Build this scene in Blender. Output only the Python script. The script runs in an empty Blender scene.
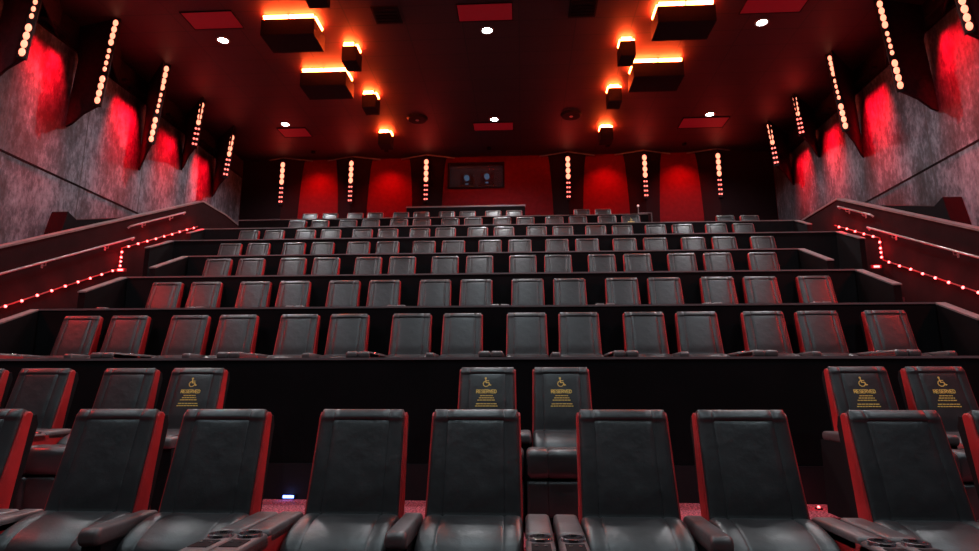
import bpy, bmesh, math, random
from mathutils import Vector, Matrix
R = math.radians
random.seed(4)
SC = bpy.context.scene
COL = SC.collection

# ------------------------------------------------------------------ camera, world, light, exposure
cd = bpy.data.cameras.new('camera'); cam = bpy.data.objects.new('camera', cd); COL.objects.link(cam)
cd.sensor_width = 36; cd.lens = 600 / 979 * 36; cd.clip_end = 200
cam.location = (0, 0, 1.228)
cam.rotation_euler = (R(90 + 10.94), 0, R(3.12))
SC.camera = cam
w = bpy.data.worlds.new('world'); SC.world = w; w.use_nodes = True
w.node_tree.nodes['Background'].inputs[0].default_value = (.9, .32, .36, 1)
w.node_tree.nodes['Background'].inputs[1].default_value = 0.012
SC.view_settings.view_transform = 'Standard'; SC.view_settings.look = 'None'
SC.view_settings.gamma = 1; SC.view_settings.use_curve_mapping = False
SC.view_settings.exposure = 0.0

WHITE_W = 330      # the cool white ceiling downlights
FRONT_RED_W = 45   # added, unseen red strips on the walls nearer the screen
RED_WASH_W = 80    # red wall washers

def lamp(kind, name, loc, power, color, parent=None, aim=None, **kw):
    d = bpy.data.lights.new(name, kind); d.energy = power; d.color = color
    for k, v in kw.items(): setattr(d, k, v)
    o = bpy.data.objects.new(name, d); COL.objects.link(o)
    o.location = loc
    if aim is not None:
        o.rotation_euler = (Vector(aim) - Vector(loc)).to_track_quat('-Z', 'Y').to_euler()
    if parent is not None:
        o.parent = parent; o.matrix_parent_inverse = Matrix.Translation(-Vector(parent.location))
    return o

# ------------------------------------------------------------------ materials
def mat(name, color, rough=.5, metal=0, emit=None, strength=0, spec=.5):
    m = bpy.data.materials.new(name); m.use_nodes = True
    b = m.node_tree.nodes['Principled BSDF']
    b.inputs['Base Color'].default_value = (*color, 1); b.inputs['Roughness'].default_value = rough
    b.inputs['Metallic'].default_value = metal; b.inputs['Specular IOR Level'].default_value = spec
    if emit:
        b.inputs['Emission Color'].default_value = (*emit, 1); b.inputs['Emission Strength'].default_value = strength
    return m
def nodes(m):
    nt = m.node_tree
    return nt, nt.nodes['Principled BSDF'], nt.nodes.new, nt.links.new
def noisy(m, c1, c2, scale=20, detail=4, bump=0, bscale=None, stretch=(1, 1, 1), lo=.35, hi=.65, rough=None):
    nt, b, N, L = nodes(m)
    tc = N('ShaderNodeTexCoord'); mp = N('ShaderNodeMapping'); mp.inputs['Scale'].default_value = stretch
    L(tc.outputs['Object'], mp.inputs['Vector'])
    n = N('ShaderNodeTexNoise'); n.inputs['Scale'].default_value = scale; n.inputs['Detail'].default_value = detail
    L(mp.outputs[0], n.inputs['Vector'])
    r = N('ShaderNodeValToRGB'); r.color_ramp.elements[0].position = lo; r.color_ramp.elements[1].position = hi
    r.color_ramp.elements[0].color = (*c1, 1); r.color_ramp.elements[1].color = (*c2, 1)
    L(n.outputs['Fac'], r.inputs['Fac']); L(r.outputs['Color'], b.inputs['Base Color'])
    if bump:
        n2 = N('ShaderNodeTexNoise'); n2.inputs['Scale'].default_value = bscale or scale; n2.inputs['Detail'].default_value = 5
        L(mp.outputs[0], n2.inputs['Vector'])
        bp = N('ShaderNodeBump'); bp.inputs['Strength'].default_value = bump; bp.inputs['Distance'].default_value = .02
        L(n2.outputs['Fac'], bp.inputs['Height']); L(bp.outputs[0], b.inputs['Normal'])
    if rough:
        mr = N('ShaderNodeMapRange'); mr.inputs['To Min'].default_value = rough[0]; mr.inputs['To Max'].default_value = rough[1]
        L(n.outputs['Fac'], mr.inputs['Value']); L(mr.outputs[0], b.inputs['Roughness'])
    return m
M = {}
def leather(name, c, r0, r1):
    return noisy(mat(name, c, .4, spec=.65), tuple(x*.85 for x in c), tuple(x*1.2 for x in c), 6, 3, bump=.22, bscale=13, rough=(r0, r1))
M['leather'] = leather('black leather', (.0235, .0230, .0245), .32, .48)
M['leather_lit'] = leather('lit arm pad leather', (.075, .062, .063), .36, .5)  # black leather made paler: light on the arm tops put into the colour
M['red'] = leather('red leather', (.42, .010, .012), .42, .6)
M['shell'] = mat('black shell', (.005, .004, .005), .8, spec=.15)
M['chrome'] = mat('chrome', (.7, .7, .72), .2, 1)
M['gold'] = mat('gold print', (1, .66, .16), .5)
M['black'] = noisy(mat('black carpeted riser', (.003, .0022, .003), .9, spec=.15), (.002, .0016, .0022), (.004, .003, .004), 3)
M['riser2'] = mat('skirting black', (.008, .007, .009), .6, spec=.3)
M['cap'] = noisy(mat('grey cap', (.2, .18, .18), .45), (.13, .11, .11), (.19, .165, .165), 8)
M['capthin'] = mat('dark steel cap', (.16, .13, .135), .45, .2)
M['maroon'] = noisy(mat('dark maroon panel', (.017, .006, .007), .9, spec=.05), (.014, .0055, .006), (.020, .007, .008), 3)
M['rail'] = mat('steel handrail', (.3, .26, .26), .35, .5)
M['hood'] = mat('charcoal board', (.005, .003, .004), .9, spec=.1)
M['fin'] = noisy(mat('dark acoustic fabric', (.022, .012, .016), .9, spec=.1), (.018, .010, .013), (.028, .014, .019), 12)
M['housing'] = mat('black housing', (.006, .005, .006), .7, spec=.15)
M['boxdark'] = mat('black painted box', (.007, .005, .006), .7, spec=.2)
M['lens'] = mat('white lamp lens', (1, 1, 1), .3, emit=(.9, 1, .97), strength=40)
M['lensrim'] = mat('lamp trim', (.25, .25, .25), .4, .5)
M['redtile'] = mat('lit red ceiling tile', (.06, .002, .004), .6, emit=(1, .012, .03), strength=.10)
M['led'] = mat('red led bulb', (.6, .1, .1), .3, emit=(1, .27, .16), strength=2.5)
M['led_s'] = mat('small red led', (.6, .1, .1), .3, emit=(1, .16, .13), strength=3.0)
M['led_rope'] = mat('rope led', (.6, .05, .05), .3, emit=(1, .10, .10), strength=9)
M['rope'] = mat('rope channel', (.25, .01, .015), .5)
M['neon'] = mat('red light tube', (.6, .1, .05), .3, emit=(1, .075, .014), strength=190)
M['blueled'] = mat('blue led', (.2, .3, 1), .3, emit=(.12, .22, 1), strength=9)
M['lens_glint'] = mat('painted lens glint', (.1, .2, .4), .2, emit=(.08, .28, .42), strength=.4)  # blue reflections of the window glass, put in as a glowing lens colour
M['glass'] = mat('port glass', (.5, .6, .7), .02, spec=0)
M['glass'].node_tree.nodes['Principled BSDF'].inputs['IOR'].default_value = 1.08
M['glass'].node_tree.nodes['Principled BSDF'].inputs['Transmission Weight'].default_value = .95
M['wallred'] = noisy(mat('back wall fabric', (.12, .010, .014), .95, spec=.08), (.10, .007, .009), (.12, .008, .011), 9)
M['backdark'] = mat('dark back panel', (.010, .004, .005), .9, spec=.1)
M['carpet'] = noisy(mat('red speckled carpet', (.2, .02, .03), .95, spec=.1), (.16, .02, .03), (.95, .20, .24), 60, 2, bump=.4, lo=.4, hi=.62)
M['tread'] = mat('dark stair carpet', (.05, .010, .014), .9)

def concrete():
    m = mat('mottled concrete', (.3, .3, .33), .75); nt, b, N, L = nodes(m)
    tc = N('ShaderNodeTexCoord')
    def noise(scale, detail, stretch):
        mp = N('ShaderNodeMapping'); mp.inputs['Scale'].default_value = stretch; L(tc.outputs['Object'], mp.inputs['Vector'])
        n = N('ShaderNodeTexNoise'); n.inputs['Scale'].default_value = scale; n.inputs['Detail'].default_value = detail
        n.inputs['Roughness'].default_value = .68; L(mp.outputs[0], n.inputs['Vector']); return n
    big = noise(.9, 6, (1, 1, .7)); streak = noise(1.8, 7, (1, 1.2, .3)); fine = noise(14, 6, (1, 1, .45))
    def math_(op, a, bb):
        k = N('ShaderNodeMath'); k.operation = op
        for i, v in enumerate((a, bb)):
            if isinstance(v, (int, float)): k.inputs[i].default_value = v
            else: L(v, k.inputs[i])
        return k.outputs[0]
    s = math_('ADD', math_('MULTIPLY', big.outputs['Fac'], .48), math_('ADD', math_('MULTIPLY', streak.outputs['Fac'], .20), math_('MULTIPLY', fine.outputs['Fac'], .32)))
    r = N('ShaderNodeValToRGB'); e = r.color_ramp.elements
    e[0].position = .41; e[0].color = (.008, .009, .012, 1); e[1].position = .61; e[1].color = (.172, .196, .240, 1)
    x = e.new(.495); x.color = (.040, .048, .062, 1)
    L(s, r.inputs['Fac'])
    # faint joints between the tall concrete sheets, every 1.95 m along the wall
    sx = N('ShaderNodeSeparateXYZ'); L(tc.outputs['Object'], sx.inputs[0])
    fr = math_('FRACT', math_('DIVIDE', math_('ADD', sx.outputs['Y'], 50 * 1.95), 1.95), 0)
    j = math_('LESS_THAN', fr, .014)
    mx = N('ShaderNodeMix'); mx.data_type = 'RGBA'; L(j, mx.inputs['Factor'])
    L(r.outputs['Color'], mx.inputs['A']); mx.inputs['B'].default_value = (.03, .03, .036, 1)
    L(mx.outputs['Result'], b.inputs['Base Color'])
    bp = N('ShaderNodeBump'); bp.inputs['Strength'].default_value = .35; bp.inputs['Distance'].default_value = .03
    L(s, bp.inputs['Height']); L(bp.outputs[0], b.inputs['Normal'])
    return m
M['concrete'] = concrete()
def ceilmat():
    m = mat('dark ceiling tiles', (.06, .02, .025), .58); nt, b, N, L = nodes(m)
    tc = N('ShaderNodeTexCoord')
    br = N('ShaderNodeTexBrick'); L(tc.outputs['Object'], br.inputs['Vector'])
    br.offset = 0; br.inputs['Scale'].default_value = 1; br.inputs['Brick Width'].default_value = 1.2; br.inputs['Row Height'].default_value = .6
    br.inputs['Mortar Size'].default_value = .012
    br.inputs['Color1'].default_value = (.042, .012, .015, 1); br.inputs['Color2'].default_value = (.050, .014, .018, 1); br.inputs['Mortar'].default_value = (.018, .008, .010, 1)
    L(br.outputs['Color'], b.inputs['Base Color'])
    return m
M['ceiling'] = ceilmat()

# ------------------------------------------------------------------ mesh helpers
class MB:
    def __init__(s): s.v = []; s.f = []
    def add(s, vs, fs, tf=None):
        n = len(s.v)
        s.v += [tuple(tf(Vector(p))) if tf else tuple(p) for p in vs]; s.f += [tuple(i + n for i in f) for f in fs]
        return s
    def box(s, x0, x1, y0, y1, z0, z1, tf=None):
        return s.add([(x0,y0,z0),(x1,y0,z0),(x1,y1,z0),(x0,y1,z0),(x0,y0,z1),(x1,y0,z1),(x1,y1,z1),(x0,y1,z1)],
              [(0,3,2,1),(4,5,6,7),(0,1,5,4),(1,2,6,5),(2,3,7,6),(3,0,4,7)], tf)
    def prism(s, poly, a0, a1, axis='x', tf=None):
        def P(a, p): return {'x': (a, p[0], p[1]), 'y': (p[0], a, p[1]), 'z': (p[0], p[1], a)}[axis]
        n = len(poly)
        vs = [P(a0, p) for p in poly] + [P(a1, p) for p in poly]
        fs = [tuple(range(n)), tuple(range(2*n-1, n-1, -1))] + [(i, n+i, n+(i+1) % n, (i+1) % n) for i in range(n)]
        return s.add(vs, fs, tf)
    def loft(s, prof, stations, tf=None):
        # prof: closed (y,z) outline; stations: (x, inset)
        cy = (min(p[0] for p in prof) + max(p[0] for p in prof)) / 2; cz = (min(p[1] for p in prof) + max(p[1] for p in prof)) / 2
        hy = max(p[0] for p in prof) - cy; hz = max(p[1] for p in prof) - cz
        n = len(prof); vs = []; fs = []
        for x, ins in stations:
            for y, z in prof: vs.append((x, cy + (y-cy) * (1 - ins/hy), cz + (z-cz) * (1 - ins/hz)))
        for k in range(len(stations)-1):
            for i in range(n):
                a = k*n+i; b = k*n+(i+1) % n; fs.append((a, b, b+n, a+n))
        fs.append(tuple(range(n))[::-1]); fs.append(tuple(range((len(stations)-1)*n, len(stations)*n)))
        return s.add(vs, fs, tf)
    def cyl(s, c, r, h, n=16, axis='z', r2=None):
        r2 = r if r2 is None else r2
        def P(a, rr, t):
            u, v = rr*math.cos(a), rr*math.sin(a)
            return {'z': (c[0]+u, c[1]+v, c[2]+t), 'y': (c[0]+u, c[1]+t, c[2]+v), 'x': (c[0]+t, c[1]+u, c[2]+v)}[axis]
        vs = [P(2*math.pi*i/n, r, 0) for i in range(n)] + [P(2*math.pi*i/n, r2, h) for i in range(n)]
        return s.add(vs, [tuple(range(n))[::-1], tuple(range(n, 2*n))] + [(i, (i+1) % n, n+(i+1) % n, n+i) for i in range(n)])
    def tube(s, pts, r, n=8):
        pts = [Vector(p) for p in pts]; vs = []; fs = []
        for k, p in enumerate(pts):
            d = (pts[min(k+1, len(pts)-1)] - pts[max(k-1, 0)]).normalized()
            u = d.cross(Vector((0, 0, 1)));  u = u.normalized() if u.length > .01 else Vector((1, 0, 0)); v = d.cross(u)
            vs += [p + u*r*math.cos(2*math.pi*i/n) + v*r*math.sin(2*math.pi*i/n) for i in range(n)]
        for k in range(len(pts)-1):
            for i in range(n):
                a = k*n+i; b = k*n+(i+1) % n; fs.append((a, b, b+n, a+n))
        fs.append(tuple(range(n))); fs.append(tuple(range(len(vs)-n, len(vs)))[::-1])
        return s.add(vs, fs)
    def sphere(s, c, r, n=10, m=6):
        vs = [(c[0], c[1], c[2]+r)]; fs = []
        for j in range(1, m):
            for i in range(n):
                th = math.pi*j/m; a = 2*math.pi*i/n
                vs.append((c[0]+r*math.sin(th)*math.cos(a), c[1]+r*math.sin(th)*math.sin(a), c[2]+r*math.cos(th)))
        vs.append((c[0], c[1], c[2]-r)); L = len(vs)-1
        for i in range(n): fs.append((0, 1+i, 1+(i+1) % n)); fs.append((L, L-n+(i+1) % n, L-n+i))
        for j in range(m-2):
            for i in range(n):
                a = 1+j*n+i; b = 1+j*n+(i+1) % n; fs.append((a, a+n, b+n, b))
        return s.add(vs, fs)
    def build(s, name, m, parent=None, smooth=False, bevel=0):
        me = bpy.data.meshes.new(name); me.from_pydata(s.v, [], s.f); me.update()
        bm = bmesh.new(); bm.from_mesh(me)
        if bevel: bmesh.ops.bevel(bm, geom=bm.edges[:], offset=bevel, segments=2, affect='EDGES', profile=.6)
        bmesh.ops.recalc_face_normals(bm, faces=bm.faces[:])
        if smooth:
            for f in bm.faces: f.smooth = True
            for e in bm.edges:
                if len(e.link_faces) == 2 and e.calc_face_angle(0) > R(48): e.smooth = False
        bm.to_mesh(me); bm.free()
        me.materials.append(m)
        o = bpy.data.objects.new(name, me); COL.objects.link(o)
        if parent is not None: o.parent = parent
        return o
def empty(name, loc=(0, 0, 0)):
    o = bpy.data.objects.new(name, None); COL.objects.link(o); o.location = loc; o.empty_display_size = .1; return o
def tag(o, label, cat=None, group=None, kind=None):
    if label: o['label'] = label
    if cat: o['category'] = cat
    if group: o['group'] = group
    if kind: o['kind'] = kind
    return o
def struct(o, label=None):
    o['kind'] = 'structure'
    if label: o['label'] = label
    return o
KIDS = {}
def kids(o): return [c for c in COL.objects if c.parent == o]
def copy_tree(o, parent=None, tree=None):
    c = o.copy(); COL.objects.link(c); c.parent = parent
    for ch in KIDS.get(o.name) or KIDS.setdefault(o.name, kids(o)):
        copy_tree(ch, c)
    return c
def rr(y0, y1, z0, z1, r, n=5):
    out = []
    for cy, cz, a0 in ((y1-r, z1-r, 0), (y0+r, z1-r, 90), (y0+r, z0+r, 180), (y1-r, z0+r, 270)):
        for i in range(n+1):
            a = R(a0 + 90*i/n); out.append((cy + r*math.cos(a), cz + r*math.sin(a)))
    return out
def word(n):
    return ['zeroth','first','second','third','fourth','fifth','sixth','seventh','eighth','ninth','tenth','eleventh','twelfth','thirteenth','fourteenth','fifteenth','sixteenth','seventeenth','eighteenth'][n]

# ------------------------------------------------------------------ setting
XL, XR, YB, ZC = -9.4, 8.15, 18.8, 8.9
BL, BR = -8.4, 7.05            # balustrades
YF = -6.0
FL = {1: -.05, 2: .25}
ROWY = {1: 3.33, 2: 5.2, 3: 7.246, 4: 8.913, 5: 10.52, 6: 12.25, 7: 13.87, 8: 15.56, 9: 17.31}
for i in range(3, 10): FL[i] = .986 + .733*(i-3)
PY = {i: ROWY[i]-1.5 for i in range(3, 10)}
PEND = {3: (-8.35, 7.0), 4: (-6.27, 4.96), 5: (-6.25, 4.95), 6: (-6.3, 4.95), 7: (-7.6, 6.49), 8: (-7.87, 6.45), 9: (-7.9, 3.43)}
SLOPE = .733/1.68

struct(MB().box(XL-.2, XR+.2, YF, 4.1, -.25, -.05).build('floor', M['carpet']))
struct(MB().box(XL-.2, XR+.2, 4.1, PY[3], -.25, .25).build('floor', M['carpet']))
for i in range(3, 10):
    y1 = PY[i+1] if i < 9 else YB
    x0, x1 = (XL, XR) if i == 9 else (PEND[i][0], PEND[i][1])
    struct(MB().box(x0, x1, PY[i]+.1, y1+.1 if i < 9 else y1, FL[i]-1.2, FL[i]).build('seating_tier', M['black']),
           'black platform under the %s row' % word(i))
# stairs in both side aisles, three risers for each tier
for side, (xa, xb) in (('left', (BL, -6.27)), ('right', (4.95, BR))):
    m = MB(); t = MB()
    y = PY[3]; z = .25
    while z < FL[9]-.05:
        z += .733/3; y1 = y + 1.68/3
        m.box(xa, xb, y, YB, z-.2443, z); y = y1
    struct(m.build('aisle_stairs', M['tread']), 'dark carpeted stairs climbing the %s side aisle' % side)
# parapets in front of every tier
for i in range(3, 10):
    x0, x1 = PEND[i]; zt = FL[i]+.54; b = .25 if i == 3 else FL[i-1]
    if i > 3:
        struct(MB().box(x0, x1, PY[i], PY[i]+.1, b, zt).build('parapet', M['black']), 'black parapet wall in front of the %s row' % word(i))
    else:
        struct(MB().box(XL, XR, PY[i], PY[i]+.1, b, zt).build('parapet', M['black']), 'tall black wall behind the reserved seats')
        struct(MB().box(XL, XR, PY[i]-.02, PY[i], b, b+.32).build('trim_1', M['riser2']))
        x0, x1 = XL, XR
    struct(MB().box(x0, x1, PY[i]-.012, PY[i]+.112, zt, zt+.022).build('trim_%d' % i, M['capthin']))
# sloping end wings of the parapets beside the stairs
for i, L_ in ((4, .62), (5, .85), (6, .95), (7, .8), (8, .85)):
    for sgn, x in ((-1, PEND[i][0]), (1, PEND[i][1])):
        if i == 8 and sgn < 0: L_ = .6
        zt = FL[i]+.54; y0, y1 = PY[i]-L_, PY[i]+.1; dz = SLOPE*L_
        xa, xb = (x-.1, x) if sgn < 0 else (x, x+.1)
        struct(MB().prism([(y0, FL[i-1]-.3), (y1, FL[i-1]-.3), (y1, zt), (PY[i], zt), (y0, zt-dz)], xa, xb).build('parapet_end', M['black']),
               'sloping end of the parapet in front of the %s row, %s side' % (word(i), 'left' if sgn < 0 else 'right'))
        struct(MB().prism([(y0-.01, zt-dz), (PY[i], zt), (y1, zt), (y1, zt+.02), (PY[i], zt+.02), (y0-.01, zt-dz+.02)], xa-.012, xb+.012).build('trim_%d' % (10+i), M['cap']))

# side walls, back wall, ceiling
ZS = 8.33
def sidewall(name, x, sgn):
    struct(MB().box(min(x, x+.2*sgn), max(x, x+.2*sgn), YF, YB, -.25, ZS).build(name, M['concrete']))
    struct(MB().box(min(x-.02*sgn, x+.2*sgn), max(x-.02*sgn, x+.2*sgn), YF, YB, ZS, ZC).build('trim_%d' % (30 if sgn < 0 else 31), M['fin']), 'dark fascia above the concrete wall')
    struct(MB().box(min(x-.03*sgn, x), max(x-.03*sgn, x), YF, YB, ZS-.03, ZS+.02).build('trim_%d' % (34 if sgn < 0 else 35), M['maroon']))
    zz = 5.52 if sgn < 0 else 5.62
    struct(MB().box(min(x-.006*sgn, x), max(x-.006*sgn, x), YF, YB, zz-.022, zz+.022).build('trim_%d' % (32 if sgn < 0 else 33), M['hood']), 'dark horizontal joint in the concrete')
sidewall('wall_left', XL, -1); sidewall('wall_right', XR, 1)
struct(MB().box(XL-.2, XR+.2, YF, YB+.3, ZC, ZC+.2).build('ceiling', M['ceiling']))
# back wall with the opening of the projection window
WX0, WX1, WZ0, WZ1 = -2.36, -.58, 7.84, 8.64
b = MB().box(XL-.2, WX0, YB, YB+.2, -.2, ZC).box(WX1, XR+.2, YB, YB+.2, -.2, ZC).box(WX0, WX1, YB, YB+.2, -.2, WZ0).box(WX0, WX1, YB, YB+.2, WZ1, ZC)
struct(b.build('wall_back', M['wallred']))
struct(MB().box(XL-.2, XR+.2, YF-.2, YF, -.25, ZC).build('wall_front', M['black']))
# pleated dark panels of the back wall: a ridge at every light strip
STR_B = [-7.88, -5.57, -3.08, 1.53, 3.98, 6.30]
for k, x in enumerate(STR_B):
    wt, wb = (.62, .44)
    lt = (x-wt, x+wt); lb = (x-wb, x+wb)
    if k == 0: lt = (XL+.02, x+wt); lb = (XL+.02, x+wb)
    if k == 5: lt = (x-wt, XR-.02); lb = (x-wb, XR-.02)
    n = 8; vs = []; zb = 6.0
    for j in range(n+1):
        t = j/n; z = ZC - .02 - (ZC-.02-zb)*t; q = t**.6 if True else t
        xl = lt[0]+(lb[0]-lt[0])*q; xr = lt[1]+(lb[1]-lt[1])*q
        vs += [(xl, YB-.01, z), (x, YB-.26, z), (xr, YB-.01, z)]
    fs = []
    for j in range(n):
        a = j*3; fs += [(a, a+1, a+4, a+3), (a+1, a+2, a+5, a+4), (a+2, a, a+3, a+5)]
    fs += [(0, 1, 2), (n*3, n*3+2, n*3+1)]
    m = MB(); m.add(vs, fs)
    tag(m.build('acoustic_panel', M['backdark']),
        'dark pleated panel on the back wall, %s from the left, behind a vertical light strip' % word(k+1), 'wall panel', 'pleated panels on the back wall')
# thin crown moulding, bright edge where ceiling meets back wall
m = MB(); pts = [XL]
for k, x in enumerate(STR_B): m.tube([(x-.9, YB-.04, ZC-.05), (x, YB-.32, ZC-.03), (x+.9, YB-.04, ZC-.05)], .022, 6)
struct(m.build('trim_40', M['cap']), 'thin zigzag moulding along the top of the back wall')

# projection window
wn = struct(MB().box(WX0-.05, WX1+.05, YB-.04, YB, WZ1, WZ1+.05).box(WX0-.05, WX1+.05, YB-.04, YB, WZ0-.05, WZ0).box(WX0-.05, WX0, YB-.04, YB, WZ0, WZ1).box(WX1, WX1+.05, YB-.04, YB, WZ0, WZ1).build('window_1', M['housing']), 'dark projection booth window high on the back wall')
MB().box(WX0, WX1, YB+.08, YB+.095, WZ0, WZ1).build('pane', M['glass'], wn)
MB().box(WX0-.3, WX1+.3, YB+1.2, YB+1.25, WZ0-.3, WZ1+.3).build('booth_back', M['housing'], wn)
for nm, x, z, lab in (('projector', -1.82, 8.28, 'dark projector with a painted blue lens glint, left one behind the booth window'), ('projector', -1.14, 8.32, 'dark projector with a painted blue lens glint, right one behind the booth window')):
    p = tag(empty(nm, (x, YB+.75, z-.2)), lab, 'projector', 'projectors behind the booth window')
    MB().box(-.22, .22, -.25, .35, 0, .42).build('body', M['housing'], p, bevel=.02)
    MB().cyl((0, -.25, .24), .09, -.12, 16, 'y').build('lens', M['lens_glint'], p, smooth=True)
    MB().box(-.05, .05, -.262, -.25, .02, .07).build('painted_glint', M['lens_glint'], p)  # another blue reflection, put in as a small glowing patch
    MB().box(-.3, .3, -.3, .4, -.06, 0).build('stand', M['housing'], p)

# low partition behind the last row
pt = tag(empty('booth_partition', (-1.76, 18.25, FL[9])), 'low dark partition with a grey top behind the middle of the last row', 'partition')
MB().box(-1.89, 1.89, 0, .12, 0, 1.60).build('panel', M['black'], pt)
MB().box(-1.9, 1.9, -.02, .14, 1.60, 1.645).build('top_rail', M['capthin'], pt)

# ------------------------------------------------------------------ balustrades of the side stairs
def balustrade(side, xb, sgn, peak, end):
    # sgn = direction from the balustrade to the room centre
    ys, zs = 3.0, 4.846 - .462*(11.84-3.0)
    yp, zp = peak; ye, ze = end
    base = lambda y: .25 + max(0, (y-PY[3]))*SLOPE - .3
    t = tag(empty('balustrade', (xb, ys, .0)), 'long dark red balustrade with grey cap rising beside the %s stairs' % side, 'balustrade', 'stair balustrades')
    poly = [(ys, 0), (PY[3], 0), (ye+1.0, FL[8]-1.0), (ye+1.0, ze-.1), (ye, ze), (yp, zp), (ys, zs)]
    P = lambda y, z: (y-ys, z)
    xa, xc = (0, -.14*sgn) if True else 0
    m = MB().prism([P(*p) for p in poly], min(xa, xc), max(xa, xc)); m.build('panel', M['maroon'], t)
    tk = .035
    c = [(ys, zs), (yp, zp), (ye, ze), (ye+1.0, ze-.1)]
    m = MB()
    m.prism([P(*p) for p in c] + [P(p[0], p[1]+tk) for p in c[::-1]], min(.02*sgn, -.16*sgn), max(.02*sgn, -.16*sgn)); m.build('cap', M['cap'], t)
    # handrails, each carried on brackets
    def rail(p0, p1, lab):
        x = .075*sgn
        m = MB(); m.tube([(x-.05*sgn, p0[0]-ys, p0[1]-.05), (x, p0[0]-ys+.02, p0[1]), (x, p1[0]-ys, p1[1]), (x-.05*sgn, p1[0]-ys+.01, p1[1]-.05)], .02, 8)
        r = m.build('handrail', M['rail'], t, smooth=True); r['label'] = lab
        L_ = p1[0]-p0[0]; n = max(2, int(L_/1.3))
        for k in range(n):
            q = (k+.5)/n; y = p0[0]+L_*q-ys; z = p0[1]+(p1[1]-p0[1])*q
            MB().tube([(x, y, z-.02), (x, y, z-.07), (0, y, z-.085)], .009, 6).box(-.0, .012*sgn, y-.02, y+.02, z-.12, z-.05).build('bracket', M['rail'], r)
    rs = (4.48-3.112)/(12.1-9.05)
    rail((4.6, 4.48-rs*7.5), (12.1, 4.48), 'long lower steel handrail')
    rail((11.93, 4.70), (min(peak[0]-.15, 13.9), 4.70 + .455*(min(peak[0]-.15, 13.9)-11.93)), 'short upper steel handrail')
    return t
tl = balustrade('left', BL, 1, (14.79, 6.15), (16.0, 6.15))
tr = balustrade('right', BR, -1, (13.24, 5.43), (14.9, 5.43))

# LED rope lights running up the foot of the balustrades
def rope(side, xb, sgn, yend):
    t = tag(empty('led_rope_light', (xb+.012*sgn, 5.0, 0)), 'string of glowing red lights climbing the foot of the %s balustrade' % side, 'string light', 'red stair light strings')
    sl = (3.722-2.565)/(11.755-9.148)
    lo = lambda y: 3.722 + sl*(y-11.755)
    hi = lambda y: 4.239 + .447*(y-11.95)
    pts = [(0.014*sgn, y-5, lo(y)) for y in (5.0, 11.8)] + [(0.014*sgn, 6.82, 4.19), (.014*sgn, 6.95, hi(11.95)), (.014*sgn, yend-5, hi(yend))]
    MB().tube(pts, .013, 6).build('channel', M['rope'], t, smooth=True)
    bulb = None; n = 0
    ps = []
    y = 5.3
    while y < 11.7: ps.append((y, lo(y))); y += .30
    for z in (3.80, 3.89, 3.98, 4.10): ps.append((11.81, z))
    y = 12.0
    while y <= yend: ps.append((y, hi(y))); y += .30
    for (y, z) in ps:
        if bulb is None:
            bulb = MB().sphere((0, 0, 0), .024, 8, 5).build('bulb', M['led_rope'], t, smooth=True); o = bulb
        else:
            o = bulb.copy(); COL.objects.link(o); o.parent = t
        o.location = (.03*sgn, y-5, z + (random.random()-.5)*.01)
    # the light the string gives
    for k in range(11):
        y = 6.2 + k*.8
        if y > yend: break
        z = lo(y) if y < 11.8 else hi(y)
        lamp('POINT', 'rope_glow', (xb+.30*sgn, y, z+.05), 13 if y > 11.8 else 7, (1, .012, .022), parent=t, shadow_soft_size=.1)
    lamp('POINT', 'rope_glow', (xb+.2*sgn, 11.7, 3.95), 9, (1, .015, .03), parent=t, shadow_soft_size=.05)
rope('left', BL, 1, 14.6); rope('right', BR, -1, 13.4)
# small step lights
sp = None
for x, y, z, lab in ((BL+.5, 10.55, 2.93, 'small red step light on the left stairs below the light string'),
                (6.72, 11.4, 3.17, 'upper small red step light on the right stairs'),
                (6.55, 10.95, 2.92, 'lower small red step light on the right stairs'),
                (BL+.17, 11.68, 3.68, 'red step light at the foot of the tall vertical lights, left stairs'),
                (BR-.135, 11.88, 3.62, 'red step light at the foot of the tall vertical lights, right stairs')):
    if sp is None:
        sp = empty('step_light'); MB().box(-.1, .1, -.03, .02, -.035, .035).build('housing', M['rope'], sp, bevel=.008)
        MB().box(-.055, .055, -.04, -.028, -.02, .02).build('lens', M['led_rope'], sp); o = sp
    else: o = copy_tree(sp)
    o.location = (x, y, z); tag(o, lab, 'step light', 'red step lights')
    lamp('POINT', 'step_glow', (x, y-.12, z+.03), .8, (1, .02, .04), parent=o, shadow_soft_size=.03)

# dark angular boards standing between balustrade and concrete
for side, xa, xb in (('left', XL+.02, XL+.36), ('right', XR-.36, XR-.02)):
    poly = [(10.86, 3.9), (11.06, 4.76), (11.32, 4.66), (12.9, 5.18), (13.6, 5.0), (13.6, 4.2)]
    tag(MB().prism(poly, xa, xb).build('sloping_hood', M['hood']), 'dark angular hood between the %s balustrade and the concrete wall' % side, 'hood', 'dark hoods behind the balustrades')

# ------------------------------------------------------------------ seats
PH = math.atan2(.17, .585)
AV = Vector((0, math.sin(PH), math.cos(PH))); NV = Vector((0, -math.cos(PH), math.sin(PH))); B0 = Vector((0, -.17, .60))
def bk(p): return B0 + Vector((p[0], 0, 0)) + AV*p[1] + NV*p[2]      # (u across, v up the back, w out of it)
BW, V0, V1 = .240, -.10, .609
def front(u, v):
    s = abs(u)/BW; t = (v-V0)/(V1-V0)*2-1
    e = max(0, 1-s**9)**.5 * max(0, 1-abs(t)**14)**.5
    h = .022*e - .010 + .012*(1-s*s)*(1-t*t)
    h -= .0045*math.exp(-((abs(u)-.158)/.0045)**2)
    if abs(u) < .158:
        h -= .007*math.exp(-((v-.545)/.005)**2)
    if v > .54: h += .010*math.sin(min(1, (v-.54)/.05)*math.pi)*e
    h -= .007*math.exp(-((v-.08)/.03)**2)*e
    return h
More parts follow.
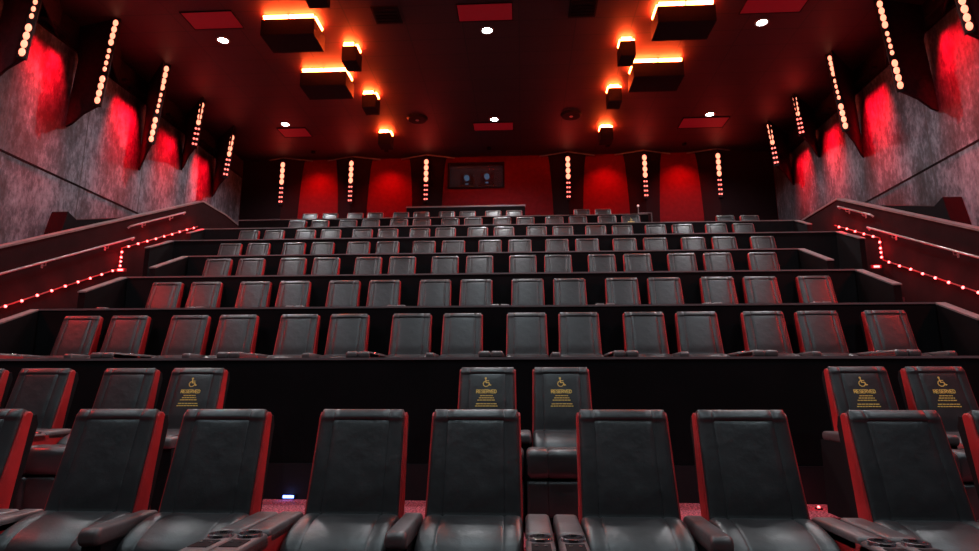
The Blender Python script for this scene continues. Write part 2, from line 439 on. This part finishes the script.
def grid_nonuni(n, lo, hi, extra):
    g = [lo + (hi-lo)*(math.sin((i/n-.5)*math.pi)+1)/2 for i in range(n+1)]
    for e in extra: g += [e-.006, e, e+.006]
    g = sorted(set(round(x, 4) for x in g)); return g
def make_seat(kind):
    # kind -1: cup holder arm on its left, shared plain arm on its right; +1: mirror, without the shared arm
    t = empty('cinema_recliner')
    us = grid_nonuni(18, -BW, BW, (-.158, .158)); vs_ = grid_nonuni(18, V0, V1, (.545, .08))
    m = MB(); vs = []; nu = len(us)
    for v in vs_:
        for u in us:
            q = (1 - .035*max(0, (v-(V1-.06))/.06)**3 * (abs(u)/BW)**6) * (1.01 - .05*(v-V0)/(V1-V0))
            vs.append(bk((u*q, v, front(u, v))))
    nf = len(vs)
    for v in vs_:
        for u in us: vs.append(bk((u*.97*(1.01 - .05*(v-V0)/(V1-V0)), v-.004, -.075)))
    fs = []
    for j in range(len(vs_)-1):
        for i in range(nu-1):
            a = j*nu+i; fs.append((a, a+1, a+nu+1, a+nu)); fs.append((nf+a, nf+a+nu, nf+a+nu+1, nf+a+1))
    last = (len(vs_)-1)*nu
    for i in range(nu-1):
        fs.append((i, nf+i, nf+i+1, i+1)); fs.append((last+i, last+i+1, nf+last+i+1, nf+last+i))
    for j in range(len(vs_)-1):
        a = j*nu; fs.append((a, a+nu, nf+a+nu, nf+a)); a += nu-1; fs.append((a, nf+a, nf+a+nu, a+nu))
    m.add(vs, fs); m.build('back_cushion', M['leather'], t, smooth=True)
    for s in (-1, 1):
        poly = [(-.12, -.012), (.45, -.012), (.575, -.010), (.596, -.022), (.603, -.05), (.596, -.070), (.42, -.092), (-.12, -.150)]
        m = MB()
        x0, x1 = s*(BW-.012), s*(BW+.010)
        def P(x, p): return bk((x*(1.01 - .05*(p[0]-V0)/(V1-V0)), p[0], p[1]))
        n = len(poly); xi = s*(BW+.006)
        vv = [P(x0, p) for p in poly] + [P(xi, p) for p in poly] + [P(x1, (p[0]*.985+.002, -.06+(p[1]+.06)*.86)) for p in poly]
        ff = [tuple(range(n)), tuple(range(3*n-1, 2*n-1, -1))]
        for k in (0, 1):
            for i in range(n): ff.append((k*n+i, (k+1)*n+i, (k+1)*n+(i+1) % n, k*n+(i+1) % n))
        m.add(vv, ff)
        o = m.build('side_panel', M['red'], t, smooth=False); o['label'] = 'red side panel of the backrest'
    m = MB(); poly = [(-.35, -.07), (.585, -.07), (.60, -.10), (.55, -.135), (-.35, -.19)]
    n = len(poly); vv = [bk((-BW+.004, *p)) for p in poly] + [bk((BW-.004, *p)) for p in poly]
    m.add(vv, [tuple(range(n)), tuple(range(2*n-1, n-1, -1))] + [(i, n+i, n+(i+1) % n, (i+1) % n) for i in range(n)])
    m.build('back_shell', M['shell'], t)
    # seat cushion: rolls forward and down from the foot of the back
    def stn(x0, x1, seams, ins=.03):
        L_ = [(x0, ins), (x0+.006, ins*.45), (x0+.018, ins*.12), (x0+.035, 0)]
        for s in seams: L_ += [(s-.012, 0), (s-.004, .004), (s, .007), (s+.004, .004), (s+.012, 0)]
        return L_ + [(x1-.035, 0), (x1-.018, ins*.12), (x1-.006, ins*.45), (x1, ins)]
    prof = [(-.10, .50), (-.10, .655), (-.14, .668), (-.19, .670), (-.25, .664), (-.31, .650), (-.37, .628), (-.42, .600), (-.455, .570), (-.47, .54), (-.47, .50)]
    MB().loft(prof, stn(-.248, .248, (-.155, .155), .03)).build('seat_cushion', M['leather'], t, smooth=True)
    xa, xb = (-.250, .304) if kind < 0 else (-.304, .250)
    MB().loft(rr(-.84, -.56, .375, .578, .055), stn(xa, xb, (-.155, .155), .03)).build('front_cushion', M['leather'], t, smooth=True)
    MB().loft(rr(-.82, -.70, .12, .368, .03), stn(xa, xb, (-.155, .155), .02)).build('footrest', M['leather'], t, smooth=True)
    MB().box(-.245, .245, -.70, .02, .0, .50).build('base', M['shell'], t, bevel=.01)
    # cup holder arm on the outer side
    o = kind
    c = o*.322; hw = .061
    def armprof(y0, y1): return rr(y0, y1, .595, .668, .026, 6)
    pad = MB(); S = [(c-hw, .018), (c-hw+.004, .008), (c-hw+.012, .002), (c-hw+.02, 0), (c+hw-.02, 0), (c+hw-.012, .002), (c+hw-.004, .008), (c+hw, .018)]
    # pad behind the cup, nose with the cup behind it
    pad.loft(armprof(-.53, -.09), S)
    arm = pad.build('cup_arm', M['leather_lit'], t, smooth=True)
    MB().loft(rr(-.98, -.525, .58, .658, .03, 6), S).build('arm_nose', M['leather_lit'], arm, smooth=True)
    ring = MB(); n = 24; ro, ri, zz = .054, .042, .659
    vv = []
    for (r_, z_) in ((ro, zz-.004), (ro-.003, zz+.010), (ri+.003, zz+.011), (ri, zz-.002)):
        for k in range(n): a = 2*math.pi*k/n; vv.append((c+r_*math.cos(a), -.60+r_*1.05*math.sin(a), z_))
    ff = []
    for q in range(3):
        for k in range(n): a = q*n+k; b_ = q*n+(k+1) % n; ff.append((a, b_, b_+n, a+n))
    ring.add(vv, ff); ring.build('cup_ring', M['chrome'], arm, smooth=True)
    MB().cyl((c, -.60, zz-.001), .040, .002, 20).build('cup_well', M['shell'], arm)
    pn = MB(); pn.box(c-.040, c+.040, -.80, -.68, .656, .661); pn.build('control_panel', M['shell'], arm)
    MB().cyl((c-.02, -.73, .661), .008, .004, 10).cyl((c+.02, -.73, .661), .008, .004, 10).build('buttons', M['chrome'], arm)
    xin = c - o*hw
    MB().box(c-hw+.004, c+hw-.004, -.95, -.06, .04, .60).build('arm_body', M['shell'], t)
    r_ = MB().box(min(xin, xin+o*.006), max(xin, xin+o*.006), -.955, -.08, .10, .640).build('arm_side', M['red'], t); r_['label'] = 'red inner side of the arm'
    if kind < 0:
        c = .3125
        S = [(c-.050, .018), (c-.046, .008), (c-.039, .002), (c-.031, 0), (c+.031, 0), (c+.039, .002), (c+.046, .008), (c+.050, .018)]
        MB().loft(rr(-.57, -.09, .590, .670, .032, 6), S).build('middle_arm', M['leather_lit'], t, smooth=True)
        MB().box(c-.046, c+.046, -.53, -.06, .04, .60).build('middle_arm_body', M['shell'], t)
    return t
protoL = make_seat(-1); protoR = make_seat(1)

# the gold wheelchair symbol and lettering printed on reserved seats
def reserved_mesh():
    m = sym = MB()
    cu, cv = -.004, .466; txt = None
    def P(u, v): return bk((u, v, front(u, v)+.0035))
    def stroke(pts, wd):
        m = txt if txt is not None else sym
        for a, b in zip(pts[:-1], pts[1:]):
            dx, dy = b[0]-a[0], b[1]-a[1]; L_ = math.hypot(dx, dy) or 1; nx, ny = -dy/L_*wd/2, dx/L_*wd/2
            ex, ey = dx/L_*wd*.35, dy/L_*wd*.35
            q = [(a[0]-ex+nx, a[1]-ey+ny), (a[0]-ex-nx, a[1]-ey-ny), (b[0]+ex-nx, b[1]+ey-ny), (b[0]+ex+nx, b[1]+ey+ny)]
            m.add([P(*x) for x in q], [(0, 1, 2, 3)])
    s = .0093
    o = (cu, cv)
    T = lambda x, y: (o[0]+x*s, o[1]+y*s)
    m.add([P(*T(-.9+1.0*math.cos(k*math.pi/6), 3.9+1.0*math.sin(k*math.pi/6))) for k in range(12)], [tuple(range(12))])
    stroke([T(-.8, 2.9), T(-.5, -.3), T(2.0, -.3), T(3.1, -2.8), T(4.0, -2.4)], s*.85)
    stroke([T(-.6, 1.4), T(1.9, 1.4)], s*.7)
    stroke([T(-1.2+0+0, 1.2), T(-2.5, .2), T(-3.1, -1.3), T(-2.6, -2.9), T(-1.2, -3.9), T(.5, -3.8), T(1.7, -2.9), T(2.2, -1.6)], s*.75)
    m = txt = MB()
    # RESERVED in blocky capitals
    G = {'R': [[(0,0),(0,4),(2,4),(2.4,3),(2,2),(0,2)],[(1.1,2),(2.4,0)]], 'E': [[(2.3,0),(0,0),(0,4),(2.3,4)],[(0,2),(1.9,2)]],
         'S': [[(0,.4),(.8,0),(1.8,0),(2.3,1),(1.8,2),(.6,2),(.1,3),(.7,4),(1.7,4),(2.3,3.5)]], 'V': [[(0,4),(1.2,0),(2.4,4)]], 'D': [[(0,0),(0,4),(1.4,4),(2.4,3),(2.4,1),(1.4,0),(0,0)]]}
    k = .0066; x = cu - 8*3.25*k/2 + .002
    for ch in 'RESERVED':
        for st in G[ch]: stroke([(x+p[0]*k, cv-.092+p[1]*k) for p in st], k*.95)
        x += 3.25*k
    word_ = txt; m = txt = MB()
    # the small lines under it, too fine to read: word-length marks
    rnd = random.Random(7)
    for (dv, wd) in ((-.115, .105), (-.134, .125), (-.153, .150), (-.184, .170), (-.203, .185)):
        x = cu-wd/2
        while x < cu+wd/2-.008:
            L_ = min(rnd.uniform(.014, .032), cu+wd/2-x)
            stroke([(x+.003, cv+dv), (x+L_-.002, cv+dv)], .0075); x += L_+.004
    return sym, word_, txt
RES = [mm.build(n_, M['gold']) for mm, n_ in zip(reserved_mesh(), ('wheelchair_symbol', 'reserved_lettering', 'small_print'))]

SEATS = {1: [-3.05, -2.272, -1.648, -.878, -.255, .53, 1.153, 1.932, 2.557], 2: [-4.88, -4.255, -3.475, -2.85, -.30, .325, 2.77, 3.395], 9: [], 8: []}
for _r, _x0, _n in ((3, -5.545, 15), (4, -5.51, 15), (5, -5.575, 15), (6, -6.255, 17), (7, -6.635, 18), (8, -6.11, 14), (9, -6.43, 10)):
    SEATS[_r] = [_x0 + 1.4*(_k//2) + .625*(_k % 2) for _k in range(_n)]
SEATS[8] += [5.38, 6.005]; SEATS[9] += [1.81, 2.435]
ROWN = {1: 'front', 2: 'second', 3: 'third', 4: 'fourth', 5: 'fifth', 6: 'sixth', 7: 'seventh', 8: 'eighth', 9: 'last'}
RSV = {(2, 3), (2, 4), (2, 5), (2, 6), (2, 7), (8, 13)}
used = {-1: False, 1: False}; resused = False
for r, xs in SEATS.items():
    for k, x in enumerate(xs):
        par = k % 2
        if r == 1: par = (k+1) % 2
        kd = -1 if par == 0 else 1
        pr = protoL if kd < 0 else protoR
        if not used[kd]: o = pr; used[kd] = True; KIDS[o.name] = kids(o); todo = o
        else: o = copy_tree(pr)
        dz = -.045 if (r, k) in ((8, 14), (8, 15)) else 0
        jit = random.Random(r*100+k)
        o.location = (x, ROWY[r] + jit.uniform(-.006, .006), FL[r]+dz)
        o.rotation_euler = (0, 0, R(jit.uniform(-.15, .15)))
        arm = 'plain arm on its right' if kd < 0 else 'plain arm on its left'
        if (r, k) in RSV:
            lab = 'reserved recliner with gold wheelchair print in the %s row, %s seat from the left' % (ROWN[r], word(k+1))
            for q0, lb in zip(RES, ('gold wheelchair symbol', 'gold word RESERVED', 'lines of fine gold print')):
                q = q0.copy() if resused else q0
                if resused: COL.objects.link(q)
                q.parent = o; q['label'] = lb
            resused = True
        elif r == 1: lab = 'large black leather recliner with red sides in the front row, %s from the left' % word(k+1)
        else: lab = 'black leather recliner in the %s row, %s seat from the left' % (ROWN[r], word(k+1))
        if (r, k) in ((2, 4), (2, 5)):      # this pair has no outer arms
            for ch in list(kids(o)):
                if ch.name.split('.')[0] in ('cup_arm', 'arm_body', 'arm_side'):
                    for g in kids(ch): bpy.data.objects.remove(g)
                    bpy.data.objects.remove(ch)
        tag(o, lab, 'recliner', ('reserved recliners' if (r, k) in RSV else 'recliners in the %s row' % ROWN[r]))

# ------------------------------------------------------------------ small floor lights
o = tag(empty('aisle_light', (-2.17, PY[3]-.022, .275)), 'small blue-white light low on the black wall, between front row seats', 'floor light')
MB().box(-.07, .07, -.012, 0, -.02, .02).build('housing', M['housing'], o)
MB().box(-.05, .05, -.016, -.011, -.012, .012).build('lens', M['blueled'], o)
lamp('POINT', 'aisle_glow', (-2.17, PY[3]-.08, .30), .12, (.2, .3, 1), parent=o, shadow_soft_size=.02)
for k, (x, y, z, lab) in enumerate(((2.49, 5.50, .268, 'tiny red floor light on the carpet, farther of the two right of centre'), (2.50, 5.03, .268, 'tiny red floor light on the carpet, nearer of the two right of centre'))):
    o = tag(empty('floor_light', (x, y, z-.018)), lab, 'floor light', 'tiny red floor lights')
    MB().cyl((0, 0, 0), .03, .012, 12).build('ring', M['housing'], o)
    MB().sphere((0, 0, .016), .013, 8, 6).build('bulb', M['led_rope'], o, smooth=True)
    lamp('POINT', 'floor_glow', (x, y, z+.08), .25, (1, .05, .12), parent=o, shadow_soft_size=.02)
# rail by the gap of the eighth row
o = tag(empty('short_rail', (3.2, 15.95, FL[9])), 'short dark rail with a small white light beside the last row', 'rail')
MB().tube([(0, 0, 0), (0, 0, .8)], .015, 8).tube([(0, 0, .62), (.35, 0, .62)], .014, 8).tube([(.35, 0, 0), (.35, 0, .62)], .015, 8).build('rail_frame', M['capthin'], o)
MB().sphere((0, 0, .83), .035, 10, 6).build('lamp_globe', mat('small white globe', (.8, .8, .8), .4, emit=(1, .7, .7), strength=.35), o, smooth=True)

# ------------------------------------------------------------------ vertical light strips
bulbL = MB().sphere((0, 0, 0), .5, 10, 6); bulbS = MB().sphere((0, 0, 0), .5, 8, 5)
protoB = {}
def put_bulb(parent, kind, loc, sz):
    if kind not in protoB:
        o = (bulbL if kind == 'L' else bulbS).build('bulb' if kind == 'L' else 'small_bulb', M['led'] if kind == 'L' else M['led_s'], parent, smooth=True); protoB[kind] = o
    else:
        o = protoB[kind].copy(); COL.objects.link(o); o.parent = parent
    o.location = loc; o.scale = (sz*.80, sz*.5, sz*1.08) if kind == 'L' else (sz, sz, sz)
def strip(label, group, base, top, sections, facing, power, throw=None):
    # base, top: world points of the lower and upper end; facing: unit vector out of the strip
    b = Vector(base); tpt = Vector(top); ax = tpt-b; f = Vector(facing)
    t = tag(empty('light_strip', b), label, 'light strip', group)
    side = ax.cross(f).normalized(); d = ax.normalized()
    m = MB(); hw = .07
    vs = []
    for q in (-.03, ax.length+.03):
        for s_, g in ((-hw, 0), (hw, 0), (hw, -.05), (-hw, -.05)): vs.append(d*q + side*s_ + f*g)
    m.add(vs, [(0, 1, 2, 3), (4, 7, 6, 5), (0, 4, 5, 1), (1, 5, 6, 2), (2, 6, 7, 3), (3, 7, 4, 0)])
    m.build('housing', M['housing'], t)
    for (kind, q0, q1, n) in sections:
        for i in range(n):
            q = q0 + (q1-q0)*(i+.5)/n
            if kind == 'L': put_bulb(t, 'L', d*q + f*.02, (q1-q0)/n*.92)
            elif kind == 'l': put_bulb(t, 'L', d*q + f*.02, (q1-q0)/n*.70)
            else:
                for s_ in (-.036, .036): put_bulb(t, 'S', d*q + side*s_ + f*.012, .055)
    c = b + d*ax.length*.55 + f*.18
    lamp('AREA', 'strip_glow', b + d*ax.length*.5 + f*.07, power, (1, .025, .02), parent=t, aim=b + d*ax.length*.5 + (Vector(throw) if throw else f)*3, shape='DISK', size=.3, spread=R(110) if throw else R(180))
    return t
for k, x in enumerate(STR_B):
    st = strip('vertical strip of red bulbs on the back wall, %s from the left' % word(k+1), 'back wall light strips',
          (x, YB-.318, 7.27), (x, YB-.318, 8.71), [('s', 0, .62, 4), ('L', .66, 1.44, 4)], (0, -1, 0), 8)
    MB().box(-.02, .02, -.005, .015, 1.40, ZC-7.27-.0005).build('hanger', M['housing'], st)
SIDE = {'left': [(9.03, 6.90, 8.86), (10.89, 6.96, 8.86), (12.70, 6.92, 8.86), (14.46, 7.56, 8.80), (16.18, 7.36, 8.64)],
        'right': [(9.28, 6.99, 8.86), (11.11, 6.94, 8.86), (13.10, 7.03, 8.86), (15.10, 7.80, 8.86), (16.73, 7.60, 8.86)]}
def fin(side, k, y, zb, xw, s):
    # dark fin standing out from the wall; s: direction from wall to room; light strip on its edge
    xr, xt = xw+s*.80, xw+s*1.05
    t = tag(empty('wall_fin', (xw, y, zb)), 'dark pointed fin standing out from the %s wall, %s from the screen end' % (side, word(k+1)), 'wall fin', 'fins on the %s wall' % side)
    big = k < 3
    # outline in wall-normal direction (a) and height (z)
    tip = -.34 if big else -.30
    a_top = 1.02
    poly = [(0, tip), (.14, tip+.04), (.42, tip+.22), (.79, 0), (a_top, ZC-.01-zb), (.0, ZC-.01-zb), (0, ZS+.1-zb), (.10, 8.1-zb), (.02, (7.2-zb) if big else .2)]
    m = MB(); th = .05
    dyw = .20 if k < 2 else .80
    vs = [(s*a, .02 + (.8-a)/.8*dyw, z) for a, z in poly]
    vs2 = [(x, yy+th, z) for x, yy, z in vs]
    n = len(poly)
    m.add(vs + vs2, [tuple(range(n)), tuple(range(2*n-1, n-1, -1))] + [(i, n+i, n+(i+1) % n, (i+1) % n) for i in range(n)])
    m.build('fin_board', M['fin'], t)
    # pleat leading back from the strip to the wall
    m = MB(); z0, z1 = ZS-zb, ZC-.01-zb
    q = 1.0
    m.add([(s*.80, .05, z0), (s*1.0, .05, z1), (s*.03, 1.55, z1), (s*.03, 1.55, z0), (s*.77, .09, z0), (s*.97, .09, z1), (s*.0, 1.52, z1), (s*.0, 1.52, z0)],
          [(0, 1, 2, 3), (4, 7, 6, 5), (0, 3, 7, 4), (1, 5, 6, 2), (0, 4, 5, 1), (3, 2, 6, 7)])
    m.build('pleat', M['fin'], t)
for side, xw, s in (('left', XL, 1), ('right', XR, -1)):
    for k, (y, zb, ztp) in enumerate(SIDE[side]):
        fin(side, k, y, zb, xw, s)
        frac = (ztp-zb)
        f = Vector((s*.35, -.94, 0)).normalized()
        b = (xw+s*.82, y-.035, zb); tt = (xw+s*(.80+.22*min(1, frac/2)), y-.035, ztp)
        L_ = (Vector(tt)-Vector(b)).length
        if k < 3: sec = [('L', 0, .62, 4), ('l', .70, 1.25, 4), ('L', 1.30, L_-.02, 4)]
        else: sec = [('s', 0, L_*.46, 4), ('L', L_*.48, L_, 4)]
        strip('slanting strip of glowing bulbs on the %s wall, %s from the screen end' % (side, word(k+1)), '%s wall light strips' % side, b, tt, sec, f, 3)
        # red wash falling down the concrete behind each fin, from a slot in the fascia
        yy = y - .50 if k < 2 else y + .1
        wsh = tag(empty('wall_washer', (xw+s*.18, yy, ZS+.03)), 'narrow red wall washer at the top of the %s wall before the %s fin' % (side, word(k+1)), 'wall washer', 'red washers on the %s wall' % side)
        MB().box(-.06, .06, -.4, .4, 0, .05).box(min(0, -s*.17), max(0, -s*.17), -.03, .03, .01, .04).build('housing', M['housing'], wsh)
        a = lamp('AREA', 'washer_light', (xw+s*.18, yy, ZS+.01), RED_WASH_W*(1 if k < 3 else .7), (1, .001, .010), parent=wsh, aim=(xw-s*.02, yy, ZS-1.75), shape='RECTANGLE', size=.75, size_y=.10, spread=R(38))
# unseen strips added towards the screen, to throw red light on the seats
for side, xw, s in (('left', XL, 1), ('right', XR, -1)):
    for k, y in enumerate((7.2, 4.9)):
        b = (xw+s*.05, y, 4.6); tt = (xw+s*.05, y, 6.9)
        strip('added vertical strip of bulbs on the %s wall outside the frame, %s towards the screen' % (side, word(k+1)), 'added %s wall strips nearer the screen' % side, b, tt,
              [('L', 0, .9, 5), ('l', .95, 1.5, 4), ('L', 1.55, 2.28, 4)], (s, 0, 0), FRONT_RED_W, throw=(s, .25, -.75))
# wall washers between the strips of the back wall
for k, x in enumerate((-6.72, -4.32, -1.0, 2.76, 5.15)):
    o = tag(empty('wall_washer', (x, YB-.75, ZC-.06)), 'red wall washer above the back wall, %s from the left' % word(k+1), 'wall washer', 'red washers on the back wall')
    MB().cyl((0, 0, 0), .07, .05, 14).build('housing', M['housing'], o)
    lamp('SPOT', 'washer_light', (x, YB-.75, ZC-.07), 420 if k != 2 else 25, (1, .012, .015), parent=o, aim=(x, YB+.1, ZC-2.2), spot_size=R(95 if k != 2 else 130), spot_blend=1, shadow_soft_size=.12)

# ------------------------------------------------------------------ ceiling
# hanging boxes with red light tubes tucked above their edges
BOX = [('large', -5.32, -4.20, 10.9, 11.58), ('large', -5.27, -4.15, 13.0, 13.7), ('small', -3.94, -3.61, 11.95, 12.42), ('small', -4.07, -3.71, 14.15, 14.62), ('small', -4.21, -3.84, 16.5, 16.95), ('small', -4.0, -3.6, 9.6, 10.1),
       ('large', 2.76, 3.90, 10.9, 11.56), ('large', 2.66, 3.82, 13.0, 13.75), ('small', 2.21, 2.54, 12.08, 12.54), ('small', 2.24, 2.58, 14.16, 14.62), ('small', 2.33, 2.70, 16.5, 16.95), ('small', 2.2, 2.6, 9.5, 9.98)]
for k, (sz, x0, x1, y0, y1) in enumerate(BOX):
    side = 'left' if x0 < -1 else 'right'; inn = 1 if side == 'left' else -1
    nth = {0: 'nearest', 1: 'farther', 2: 'second nearest', 3: 'third nearest', 4: 'farthest', 5: 'nearest'}[k % 6]
    cx, cy = (x0+x1)/2, (y0+y1)/2; hx, hy = (x1-x0)/2, (y1-y0)/2
    o = tag(empty('ceiling_box', (cx, cy, 8.42)), '%s dark hanging ceiling box haloed in red light, %s one %s of centre' % (sz, nth, side), 'ceiling light', '%s ceiling light boxes' % sz)
    MB().box(-hx, hx, -hy, hy, 0, .36).build('box', M['boxdark'], o, bevel=.008)
    for sx in (-1, 1): MB().box(sx*hx*.6-.015, sx*hx*.6+.015, -.015, .015, .38, .48).build('hanger', M['housing'], o)
    n = 2 if sz == 'large' else 1; wd = (2*hx-.12)/n
    for q in range(n):
        xa = -hx+.04+q*(wd+.04)
        MB().tube([(xa, -hy+.03, .422), (xa+wd, -hy+.03, .422)], .040, 10).build('light_tube', M['neon'], o, smooth=True)
    for xi in ((inn*(hx-.03),) if sz == 'large' else (hx-.03, -hx+.03)):
        MB().tube([(xi, -hy+.1, .422), (xi, hy*.5, .422)], .040, 10).build('light_tube', M['neon'], o, smooth=True)

# white downlights
DL = [(-6.57, 11.76), (-.69, 11.71), (5.13, 11.74), (-6.85, 16.02), (-.74, 16.03), (5.34, 16.04)]
first = None
names = ['front left', 'front centre', 'front right', 'rear left', 'rear centre', 'rear right']
allDL = [(p, names[i]) for i, p in enumerate(DL)]
for j, yy in enumerate((7.5, 3.2, -1.1)):  # unseen rows of downlights, added to light the front rows and seat backs
    for x in (-6.5, -.69, 5.1): allDL.append(((x, yy), None))
for (p, nm) in allDL:
    if first is None:
        first = empty('downlight')
        ri = MB(); n = 24; vv = []
        for (r_, z_) in ((.15, 0), (.15, -.015), (.11, -.02), (.10, .0)):
            for k in range(n): a = 2*math.pi*k/n; vv.append((r_*math.cos(a), r_*math.sin(a), z_))
        ff = [(q*n+k, q*n+(k+1) % n, (q+1)*n+(k+1) % n, (q+1)*n+k) for q in range(3) for k in range(n)]
        ri.add(vv, ff); ri.build('trim_ring', M['lensrim'], first, smooth=True)
        MB().cyl((0, 0, -.010), .10, .006, 20).build('lens', M['lens'], first); o = first
    else: o = copy_tree(first)
    o.location = (p[0], p[1], ZC-.001)
    lab = 'bright white downlight in the ceiling, %s of the six' % nm if nm else 'added white downlight in the ceiling nearer the screen, out of the picture'
    tag(o, lab, 'downlight', 'ceiling downlights' if nm else 'added downlights nearer the screen')
    front_boost = {7.5: 1.35, 3.2: 1.1, -1.1: 1.0}.get(p[1], 1.6 if p[1] < 13 else 1.4)
    lamp('SPOT', 'downlight_beam', (p[0], p[1], ZC-.04), WHITE_W*front_boost, ((.76, .93, 1) if p[1] < 5 else (.97, .97, 1)), parent=o, aim=(p[0], p[1]+.001, 0), spot_size=R(150), spot_blend=.6, shadow_soft_size=.08)
# red lit tiles beside the downlights
for (x0, x1, y0, y1, nm) in ((-6.96, -5.9, 10.75, 11.32, 'front left'), (-1.25, -.14, 10.8, 11.35, 'front centre'), (4.55, 5.75, 10.8, 11.4, 'front right'),
                         (-7.2, -6.36, 16.3, 16.9, 'rear left'), (-1.36, -.21, 16.25, 16.75, 'rear centre'), (4.67, 5.95, 16.25, 16.9, 'rear right')):
    o = tag(empty('ceiling_panel', ((x0+x1)/2, (y0+y1)/2, ZC)), 'glowing red rectangular ceiling tile beside the %s downlight' % nm, 'ceiling panel', 'red lit ceiling tiles')
    hx, hy = (x1-x0)/2, (y1-y0)/2
    MB().box(-hx, hx, -hy, hy, -.012, -.002).build('diffuser', M['redtile'], o)
    MB().box(-hx-.02, hx+.02, -hy-.02, -hy, -.02, -.0).box(-hx-.02, hx+.02, hy, hy+.02, -.02, 0).box(-hx-.02, -hx, -hy, hy, -.02, 0).box(hx, hx+.02, -hy, hy, -.02, 0).build('frame', M['housing'], o)
for x, nm in ((-2.93, 'left'), (1.44, 'right')):
    o = tag(empty('ceiling_speaker', (x, 15.85, ZC)), 'round dark ceiling speaker, %s of centre towards the back' % nm, 'speaker', 'round ceiling speakers')
    MB().cyl((0, 0, -.06), .26, .06, 24, r2=.3).build('grille', M['boxdark'], o, smooth=True)
    MB().cyl((0, 0, -.075), .05, .02, 12).build('dust_cap', M['lensrim'], o)
for x, y, nm in ((-2.73, 11.05, 'left'), (1.3, 11.05, 'right')):
    o = tag(empty('ceiling_vent', (x, y, ZC)), 'dark square air vent in the ceiling, %s of the middle downlight' % nm, 'vent', 'ceiling vents')
    MB().box(-.28, .28, -.28, .28, -.03, 0).build('frame', M['boxdark'], o)
    for q in range(5): MB().box(-.24, .24, -.22+q*.1, -.17+q*.1, -.045, -.03).build('slat', M['housing'], o)
